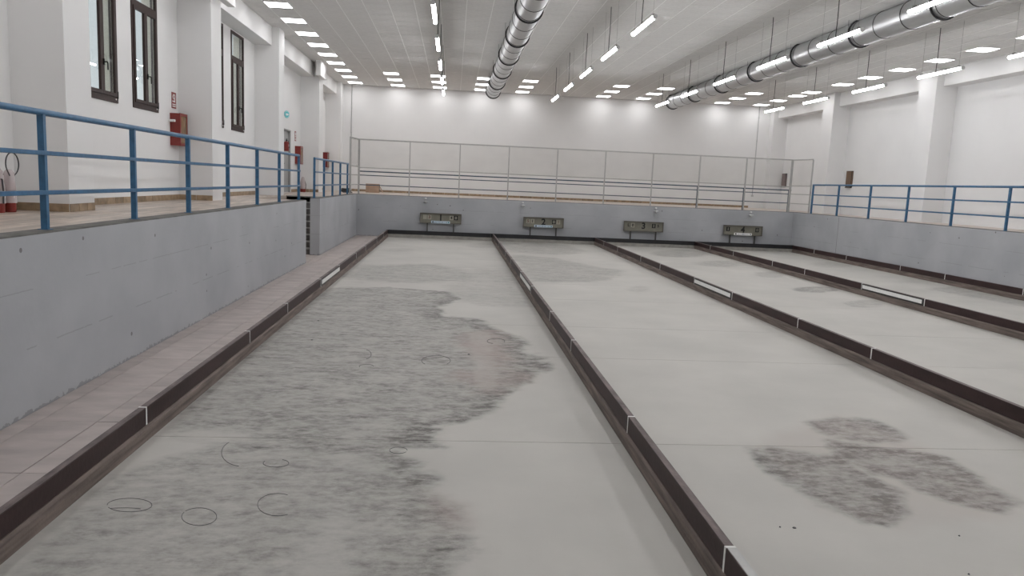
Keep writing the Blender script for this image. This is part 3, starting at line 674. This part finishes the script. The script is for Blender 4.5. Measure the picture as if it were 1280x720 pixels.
# ------------------------------------------------------------------ railings
def railing(name, label, xs, ys_posts, ext0, ext1, gx=None):
    r = thing(name, (xs, ys_posts[0], HP), label, 'railing', 'blue steel railings round the pit')
    for y in ys_posts: MB().box(xs-0.03, xs+0.03, y-0.024, y+0.024, HP+0.005, 2.725).build('post', M['blue'], r); MB().box(xs-0.05, xs+0.05, y-0.045, y+0.045, HP+0.005, HP+0.014).build('foot_plate', M['blue'], r)
    y0, y1 = ys_posts[0]-ext0, ys_posts[-1]+ext1
    MB().tube([(xs, y0, 2.745), (xs, y1, 2.745)], 0.031, 12).build('top_rail', M['blue'], r, True)
    for z in (2.362, 1.985): 
        mb = MB(); chamfer_box(mb, xs-0.018, xs+0.044, y0, y1, z-0.021, z+0.021, 0.006); mb.build('mid_rail', M['blue'], r)
    return r
RX = -1.44
railing('railing', 'blue three-bar railing on the long left pit wall, nearest the windows', RX, [-28.35,-26.3,-24.3,-22.29,-20.21,-18.26,-16.26,-14.25,-12.30,-10.12], 0.3, 0.024)
railing('railing', 'short blue railing on the left pit wall beyond the stair opening', RX, [-7.93,-6.3,-4.65,-2.95,-1.15], 0.024, 0.2)
railing('railing', 'blue three-bar railing along the top of the right pit wall', XR+0.14, [-27.0,-24.8,-22.6,-20.4,-18.2,-16.0,-13.8,-11.62,-9.45,-7.29,-5.12,-2.97,-0.95], 0.3, 0.03)
r = thing('railing', (8, YB+0.22, HP), 'dark blue-grey three-bar railing along the back of the pit behind the clear screen', 'railing')
for z, t in ((2.51,0.024),(2.36,0.018),(1.985,0.018)): MB().tube([(XL+0.05, YB+0.22, z), (XR-0.1, YB+0.22, z)], t, 8).build('rail', M['dark_rail'], r, True)
SP = [XL+0.06, 0.76, 2.72, 4.66, 6.60, 8.54, 10.48, 12.42, 14.36, XR-0.20]
for x in SP[7:]+[SP[0]]: MB().box(x-0.02, x+0.02, YB+0.20, YB+0.24, HP+0.008, 2.51).build('post', M['dark_rail'], r)

# clear screen
r = thing('clear_screen', (8, YB+0.12, HP), 'tall grey-framed clear protective screen standing on the back pit wall', 'screen')
YS = YB+0.12; ZS = 3.72; ZG = 2.65
for i, x in enumerate(SP):
    w = 0.034 if i in (0, 9) else 0.022
    MB().box(x-w, x+w, YS-w, YS+w, HP+0.008, ZS).build('post', M['grey_steel'], r)
MB().box(SP[0], SP[-1], YS-0.024, YS+0.024, ZS-0.01, ZS+0.04).build('top_rail', M['grey_steel'], r)
for i in range(9):
    MB().box(SP[i]+0.03, SP[i+1]-0.03, YS-0.015, YS+0.015, ZG-0.018, ZG+0.018).build('mid_rail', M['grey_steel'], r)
    MB().box(SP[i]+0.03, SP[i+1]-0.03, YS-0.004, YS+0.004, ZG+0.018, ZS-0.01).build('pane', M['plexi'], r)
for x in (SP[0], SP[-1]):
    xe = x if x < 5 else XR-0.02
    YE = -0.90 if x > 5 else -1.0
    sx = XL-0.1 if x < 5 else XR+0.06
    MB().box(sx-0.022, sx+0.022, YE-0.022, YE+0.022, HP+0.008, ZS).build('post', M['grey_steel'], r)
    MB().tube([(x, YS, ZS+0.015), (sx, YE, ZS+0.015)], 0.024, 6).build('side_rail', M['grey_steel'], r)
    for z in (2.70, 2.36, 1.985): MB().tube([(x, YS, z), (sx, YE, z)], 0.016, 6).build('side_rail', M['grey_steel'], r)
    pv = [(x, YS, ZG), (sx, YE, ZG), (sx, YE, ZS), (x, YS, ZS)]
    mb = MB(); mb.v = [(px, py, pz) for px, py, pz in pv]+[(px+0.006, py, pz) for px, py, pz in pv]; mb.f = [(0,1,2,3),(7,6,5,4),(0,4,5,1),(1,5,6,2),(2,6,7,3),(3,7,4,0)]
    mb.build('pane', M['plexi'], r)

# ------------------------------------------------------------------ scoreboards
def text_mesh(body, size, material, depth=0.004):
    cu = bpy.data.curves.new('digit', 'FONT'); cu.body = body; cu.size = size; cu.align_x = 'CENTER'; cu.align_y = 'CENTER'; cu.extrude = depth; cu.offset = size*0.032
    o = bpy.data.objects.new('tmp_digit', cu); C.objects.link(o)
    dg = bpy.context.evaluated_depsgraph_get(); me = bpy.data.meshes.new_from_object(o.evaluated_get(dg)); me.materials.clear(); me.materials.append(material)
    bpy.data.objects.remove(o); bpy.data.curves.remove(cu); return me
def put_text(body, size, material, loc, parent, name, rot=(math.pi/2,0,0)):
    me = text_mesh(body, size, material); me.name = name; o = bpy.data.objects.new(name, me); C.objects.link(o); o.parent = parent; o.matrix_parent_inverse = parent.matrix_basis.inverted()
    o.location = loc; o.rotation_euler = rot; return o
SBL = {'1':'leftmost olive scoreboard with a black 1 and pale blue sticker', '2':'second olive scoreboard from the left, with a black 2', '3':'olive scoreboard with a black 3 and no sticker', '4':'rightmost darker scoreboard with a black 4 and white sticker'}
SB = [(2.04,'1',True,[('plate_pale','sign_white',''),('plate_pale','digit_red','3'),('plate_pale','digit_black','4'),('digit_black','plate_pale','8')]),
      (6.13,'2',True,[('plate_pale','digit_red','5'),('plate_pale','digit_black','1'),('digit_black','plate_pale','0'),('plate_pale','digit_red','1')]),
      (10.2,'3',False,[('olive','digit_black','L'),('plate_pale','digit_black','0'),('digit_black','plate_pale','1'),('olive','digit_black','5')]),
      (14.33,'4',True,[('digit_black','plate_pale','1'),('olive','digit_black',''),('olive','digit_black',''),('digit_black','olive','0')])]
for cx, num, stick, digs in SB:
    yF = 0.06; yBk = 0.16
    r = thing('scoreboard', (cx, 0.1, 0), SBL[num], 'scoreboard', 'lane scoreboards')
    MB().box(cx-0.79, cx+0.79, yBk-0.03, yBk, 0.62, 0.985).build('back_panel', M['olive'], r)
    MB().box(cx-0.81, cx+0.81, yF, yBk, 0.975, 1.0).build('hood', M['olive_dark'], r)
    MB().box(cx-0.81, cx+0.81, yF+0.03, yBk, 0.595, 0.625).build('bottom_ledge', M['olive_dark'], r)
    for s in (-1, 1):
        MB().box(cx+s*0.80-0.012, cx+s*0.80+0.012, yF+0.02, yBk, 0.60, 0.98).build('side_panel', M['olive_dark'], r)
        MB().box(cx+s*0.52-0.027, cx+s*0.52+0.027, 0.10, 0.15, 0.0, 0.60).build('leg', M['leg'], r)
    pl = yBk-0.03
    put_text(num, 0.34, M['digit_black'], (cx, pl-0.006, 0.815), r, 'lane_number')
    for dx, (pm, dm, ch) in zip((-0.62,-0.44,0.42,0.60), digs):
        p = MB().box(cx+dx-0.075, cx+dx+0.075, pl-0.008, pl-0.001, 0.75, 0.925).build('score_plate', M[pm], r)
        if ch: put_text(ch, 0.15, M[dm], (cx+dx, pl-0.013, 0.835), p, 'score_digit')
    if stick:
        zb = 0.605
        s = MB().box(cx-0.37, cx+0.37, yF+0.018, yF+0.026, zb, zb+0.095).build('sticker', M['sticker'] if num != '4' else M['sign_white'], r)
        MB().lathe([(0.032,-0.002),(0.032,0.002)], 0, 0, 14).build('logo_dot', M['digit_black'], s)
        o = s.children[-1]; o.rotation_euler = (math.pi/2,0,0); o.location = (cx-0.30, yF+0.016, zb+0.048)
        xx = cx-0.24
        while xx < cx+0.22:
            w = random.uniform(0.02, 0.05); hgt = random.choice((0.012,0.02,0.028)); MB().box(xx, xx+w, yF+0.014, yF+0.018, zb+0.045-hgt/2, zb+0.045+hgt/2).build('print_mark', M['ink'], s); xx += w+random.uniform(0.012,0.03)
        MB().box(cx+0.29, cx+0.335, yF+0.014, yF+0.018, zb+0.022, zb+0.075).build('print_mark', M['green_ink'] if num != '4' else M['ink'], s)
# small wall lamps above the scoreboards
for x, num in ((1.43,'1'),(5.27,'2'),(10.68,'3'),(14.64,'4')):
    z = 1.44
    r = thing('wall_lamp', (x, YB, z), 'small white shaded lamp on the pit wall above the %s scoreboard' % {'1':'leftmost','2':'second','3':'sticker-less third','4':'rightmost'}[num], 'lamp', 'small lamps on the back pit wall')
    MB().lathe([(0.04,z+0.10),(0.045,z+0.13),(0.03,z+0.145)], x, YB-0.05, 12).build('ceiling_rose', M['lamp_white'], r, True)
    MB().tube([(x, YB, z+0.12), (x, YB-0.06, z+0.12), (x, YB-0.09, z+0.08), (x, YB-0.09, z+0.03)], 0.008, 8).build('arm', M['grey_steel'], r, True)
    MB().lathe([(0.02,z+0.035),(0.10,z+0.005),(0.105,z-0.005),(0.02,z+0.0)], x, YB-0.09, 16).build('shade', M['housing'], r, True)
    MB().lathe([(0.02,z-0.06),(0.042,z-0.045),(0.045,z-0.02),(0.02,z+0.0)], x, YB-0.09, 14).build('bulb', M['lamp_white'], r, True)

# ------------------------------------------------------------------ fire gear and signs on the left
def hose_cabinet(y0, y1, z0, z1, depth, label, material, extra=False):
    r = thing('fire_hose_cabinet', (RXL, (y0+y1)/2, z0), label, 'fire cabinet', 'red fire hose cabinets')
    MB().box(RXL, RXL+depth-0.02, y0, y1, z0, z1).build('body', material, r)
    d = MB().box(RXL+depth-0.02, RXL+depth, y0-0.006, y0+0.05, z0-0.006, z1+0.006).box(RXL+depth-0.02, RXL+depth, y1-0.05, y1+0.006, z0-0.006, z1+0.006).box(RXL+depth-0.02, RXL+depth, y0+0.05, y1-0.05, z0-0.006, z0+0.05).box(RXL+depth-0.02, RXL+depth, y0+0.05, y1-0.05, z1-0.05, z1+0.006).build('door_frame', material, r)
    MB().box(RXL+depth-0.014, RXL+depth-0.006, y0+0.05, y1-0.05, z0+0.05, z1-0.05).build('window', M['gold_glass'], d)
    for k in range(3): MB().box(RXL+0.05, RXL+depth-0.06, y0-0.004, y0, z1-0.10-0.035*k, z1-0.088-0.035*k).build('vent_slot', M['dark_red'], r)
    if extra: MB().tube([(RXL+0.02, y0-0.07, z0+0.50), (RXL+0.13, y0-0.07, z0+0.50)], 0.026, 12).tube([(RXL+0.03, y0, z0+0.50),(RXL+0.03, y0-0.07, z0+0.50)], 0.014, 8).build('white_valve', M['lamp_white'], r, True)
    return r
hose_cabinet(-13.42, -12.99, 2.76, 3.42, 0.21, 'red fire hose cabinet with white valve beside the second window', M['red'], True)
hose_cabinet(-0.86, -0.42, 2.66, 3.32, 0.21, 'red fire hose cabinet on the wall just past the grey door', M['red'])
hose_cabinet(5.25, 5.72, 2.66, 3.32, 0.20, 'dark red fire hose cabinet in the far left corner bay', M['dark_red'])
def fire_sign(y0, y1, z0, z1, label):
    r = thing('fire_sign', (RXL, (y0+y1)/2, z0), label, 'sign', 'red fire equipment signs')
    MB().box(RXL, RXL+0.006, y0, y1, z0, z1).build('sign_plate', M['sign_red'], r); zc = z1-0.10*(z1-z0)/0.32
    w = y1-y0; h = z1-z0
    MB().tube([(RXL+0.008, y0+w*0.45+0.22*w*math.cos(t), z1-h*0.28+0.13*h*math.sin(t)) for t in [2*math.pi*k/14 for k in range(14)]], 0.012, 6, closed=True).build('hose_symbol', M['sign_white'], r)
    MB().box(RXL+0.006, RXL+0.009, y0+w*0.62, y0+w*0.74, z1-h*0.62, z1-h*0.12).build('hose_symbol', M['sign_white'], r)
    MB().box(RXL+0.006, RXL+0.009, y0+w*0.15, y0+w*0.60, z1-h*0.60, z1-h*0.52).build('flame_symbol', M['sign_white'], r)
    for k in range(2): MB().box(RXL+0.006, RXL+0.009, y0+w*0.12, y1-w*0.12, z0+h*(0.10+0.12*k), z0+h*(0.16+0.12*k)).build('print_mark', M['sign_white'], r)
fire_sign(-13.31, -13.06, 3.53, 3.86, 'red fire hose sign above the cabinet beside the second window')
fire_sign(-0.93, -0.68, 3.50, 3.86, 'red fire hose sign between the grey door and the pillar')
# round exit sign on a short bracket, turned towards the pit
r = thing('round_sign', (RXL, -2.74, 4.2), 'small round teal sign with white arrow above the grey door', 'sign')
sa = math.radians(32); sn = Vector((math.cos(sa), -math.sin(sa), 0)); sd = Vector((math.sin(sa), math.cos(sa), 0)); sc0 = Vector((RXL+0.10, -2.74, 4.31))
def sgn(u, v, w=0.0): return tuple(sc0+sd*u+Vector((0,0,1))*v+sn*w)
mb = MB(); n = 24
mb.v = [sgn(0.125*math.cos(2*math.pi*k/n), 0.125*math.sin(2*math.pi*k/n), -0.006) for k in range(n)]+[sgn(0.125*math.cos(2*math.pi*k/n), 0.125*math.sin(2*math.pi*k/n), 0.006) for k in range(n)]
mb.f = [tuple(range(n)), tuple(range(n, 2*n))]+[(k, (k+1) % n, n+(k+1) % n, n+k) for k in range(n)]
mb.build('disc', M['teal'], r)
MB().tube([sgn(0.105*math.cos(2*math.pi*k/20), 0.105*math.sin(2*math.pi*k/20), 0.007) for k in range(20)], 0.006, 6, closed=True).build('rim', M['sign_white'], r)
mb = MB(); tri = [(-0.06,0),(0.01,0.065),(0.01,-0.065)]
mb.v = [sgn(u,v,0.007) for u,v in tri]+[sgn(u,v,0.011) for u,v in tri]; mb.f = [(0,1,2),(3,5,4),(0,3,4,1),(1,4,5,2),(2,5,3,0)]
q = [(0.01,-0.025),(0.07,-0.025),(0.07,0.025),(0.01,0.025)]; b0 = len(mb.v); mb.v += [sgn(u,v,0.007) for u,v in q]+[sgn(u,v,0.011) for u,v in q]; mb.f += [tuple(b0+i for i in t) for t in ((0,1,2,3),(7,6,5,4),(0,4,5,1),(1,5,6,2),(2,6,7,3),(3,7,4,0))]
mb.build('arrow', M['sign_white'], r)
MB().tube([(RXL, -2.74, 4.31), tuple(sc0-sn*0.006)], 0.012, 8).build('bracket', M['grey_steel'], r)

def extinguisher(x, y, z, label, h=0.50, rad=0.075, bag=False, loop=None):
    r = thing('fire_extinguisher', (x, y, z), label, 'fire extinguisher', 'red fire extinguishers')
    b = h*0.74
    MB().lathe([(rad*0.93,z),(rad,z+0.015),(rad,z+b*0.86),(rad*0.86,z+b*0.94),(rad*0.45,z+b),(0.02,z+b+0.01)], x, y, 20).build('cylinder', M['red'], r, True)
    MB().lathe([(0.022,z+b),(0.024,z+b+0.05),(0.016,z+b+0.06)], x, y, 12).build('valve', M['handle_black'], r, True)
    MB().box(x-0.012, x+0.012, y-0.02, y+0.11, z+b+0.075, z+b+0.09).box(x-0.012, x+0.012, y-0.02, y+0.10, z+b+0.045, z+b+0.057).box(x-0.010, x+0.010, y-0.02, y-0.005, z+b+0.045, z+b+0.085).build('handle', M['handle_black'], r)
    if loop:
        cy, cz, lr = loop
        pts = [(x+0.03, y, z+b+0.03)]+[(x+0.035, cy+lr*math.cos(t), cz+lr*math.sin(t)) for t in [math.radians(210-300*k/20) for k in range(21)]]
        MB().tube(pts, 0.008, 8).build('hose', M['cable'], r, True)
    else:
        MB().tube([(x+0.02, y, z+b+0.03), (x+0.07, y-0.03, z+b+0.02), (x+rad+0.02, y-0.04, z+b*0.7), (x+rad+0.015, y-0.04, z+b*0.3)], 0.010, 8).build('hose', M['cable'], r, True)
    MB().box(x+rad-0.004, x+rad+0.002, y-0.03, y+0.03, z+b*0.45, z+b*0.7).build('label_plate', M['sign_white'], r)
    if bag:
        MB().lathe([(rad+0.012,z+0.12),(rad+0.006,z+0.2),(rad+0.010,z+b*0.8),(rad*0.9,z+b+0.02),(0.06,z+b+0.12),(0.03,z+b+0.16)], x, y, 16).build('plastic_cover', M['plastic_bag'], r, True)
    return r
extinguisher(-3.20, -19.93, HP+0.003, 'red fire extinguisher under a milky plastic cover at the left edge of the picture', 0.54, 0.066, True)
extinguisher(-3.20, -19.68, HP+0.003, 'red fire extinguisher with milky plastic cover standing next to the first pillar', 0.52, 0.066, True, loop=(-19.66, HP+0.62, 0.145))
extinguisher(-3.18, -0.55, HP+0.003, 'red fire extinguisher in plastic cover on the floor under the cabinet by the grey door', 0.56, 0.10, True)
e = extinguisher(-3.30, -2.86, 3.06, 'red fire extinguisher hung on the wall at the edge of the grey door', 0.44, 0.085)
MB().box(RXL+0.002, -3.345, -2.90, -2.82, 3.07, 3.25).build('wall_bracket', M['handle_black'], e)

# ------------------------------------------------------------------ other small things
r = thing('cardboard_box', (-0.98, 4.3, HP), 'open brown cardboard box on the back platform behind the screen', 'box')
MB().box(-1.35, -0.78, 4.05, 4.5, HP+0.002, HP+0.39).build('carton', M['cardboard'], r)
mb = MB(); mb.v = [(-0.78,4.05,HP+0.30),(-0.78,4.5,HP+0.30),(-0.62,4.5,HP+0.02),(-0.62,4.05,HP+0.02),(-0.775,4.05,HP+0.31),(-0.775,4.5,HP+0.31),(-0.61,4.5,HP+0.02),(-0.61,4.05,HP+0.02)]; mb.f = [(0,1,2,3),(7,6,5,4),(0,4,5,1),(1,5,6,2),(2,6,7,3),(3,7,4,0)]
mb.build('flap', M['cardboard'], r)
MB().box(-1.352, -0.778, 4.25, 4.30, HP+0.0025, HP+0.3925).build('tape', M['jamb'], r)
r = thing('cable_coil', (-2.0, 2.0, HP), 'coil of dark cable lying on the left platform behind the short railing', 'cable')
pts = []
for k in range(90):
    t = k*0.42; rad = 0.17+0.03*math.sin(k*0.9); pts.append((-1.93+rad*math.cos(t), 2.0+rad*math.sin(t), HP+0.03+0.14*k/90+0.008*math.sin(k)))
MB().tube(pts, 0.02, 7).build('coil', M['cable'], r, True)
MB().tube([(-1.93+0.17, 2.0, HP+0.03), (-1.66, 1.9, HP+0.022), (-1.72, 1.5, HP+0.022), (-1.95, 1.3, HP+0.022)], 0.018, 7).build('loose_end', M['cable'], r, True)
def wall_box(y0, y1, z0, z1, label, face):
    r = thing('wall_box', (RXR, (y0+y1)/2, z0), label, 'wall box', 'narrow brown boxes on the right wall')
    MB().box(RXR-0.07, RXR, y0, y1, z0, z1).build('body', M['brown_dark'], r)
    MB().box(RXR-0.078, RXR-0.07, y0+0.02, y1-0.02, z0+0.02, z1-0.02).build('front_panel', face, r)
    MB().box(RXR-0.09, RXR-0.01, y0+0.01, y1-0.01, z0-0.035, z0).build('bottom_tray', M['brown_dark'], r)
    MB().box(RXR-0.06, RXR-0.015, y0-0.006, y0, z0+0.03, z1-0.03).build('side_panel', face, r)
wall_box(-0.52, -0.10, 2.74, 3.38, 'narrow dark brown wooden box on the right wall above the blue railing', M['brown_box'])
wall_box(5.55, 5.98, 2.72, 3.34, 'narrow mauve-brown box on the far right wall seen through the screen', M['mauve'])
for x, z0, lab in ((-2.33, HP+0.1, 'thin grey conduit running down the back wall near its left corner'), (17.15, 2.25, 'thin grey conduit running down the back wall near its right corner')):
    r = thing('conduit', (x, YW, z0), lab, 'conduit', 'conduits on the back wall')
    MB().tube([(x, YW-0.025, z0), (x, YW-0.025, ZC)], 0.022, 8).build('pipe', M['conduit'], r, True)
    for k in range(4): MB().box(x-0.03, x+0.03, YW-0.05, YW, z0+0.4+k*1.1, z0+0.43+k*1.1).build('clip', M['conduit'], r)
    MB().box(x-0.05, x+0.05, YW-0.05, YW, z0-0.08, z0).build('junction_box', M['conduit'], r)
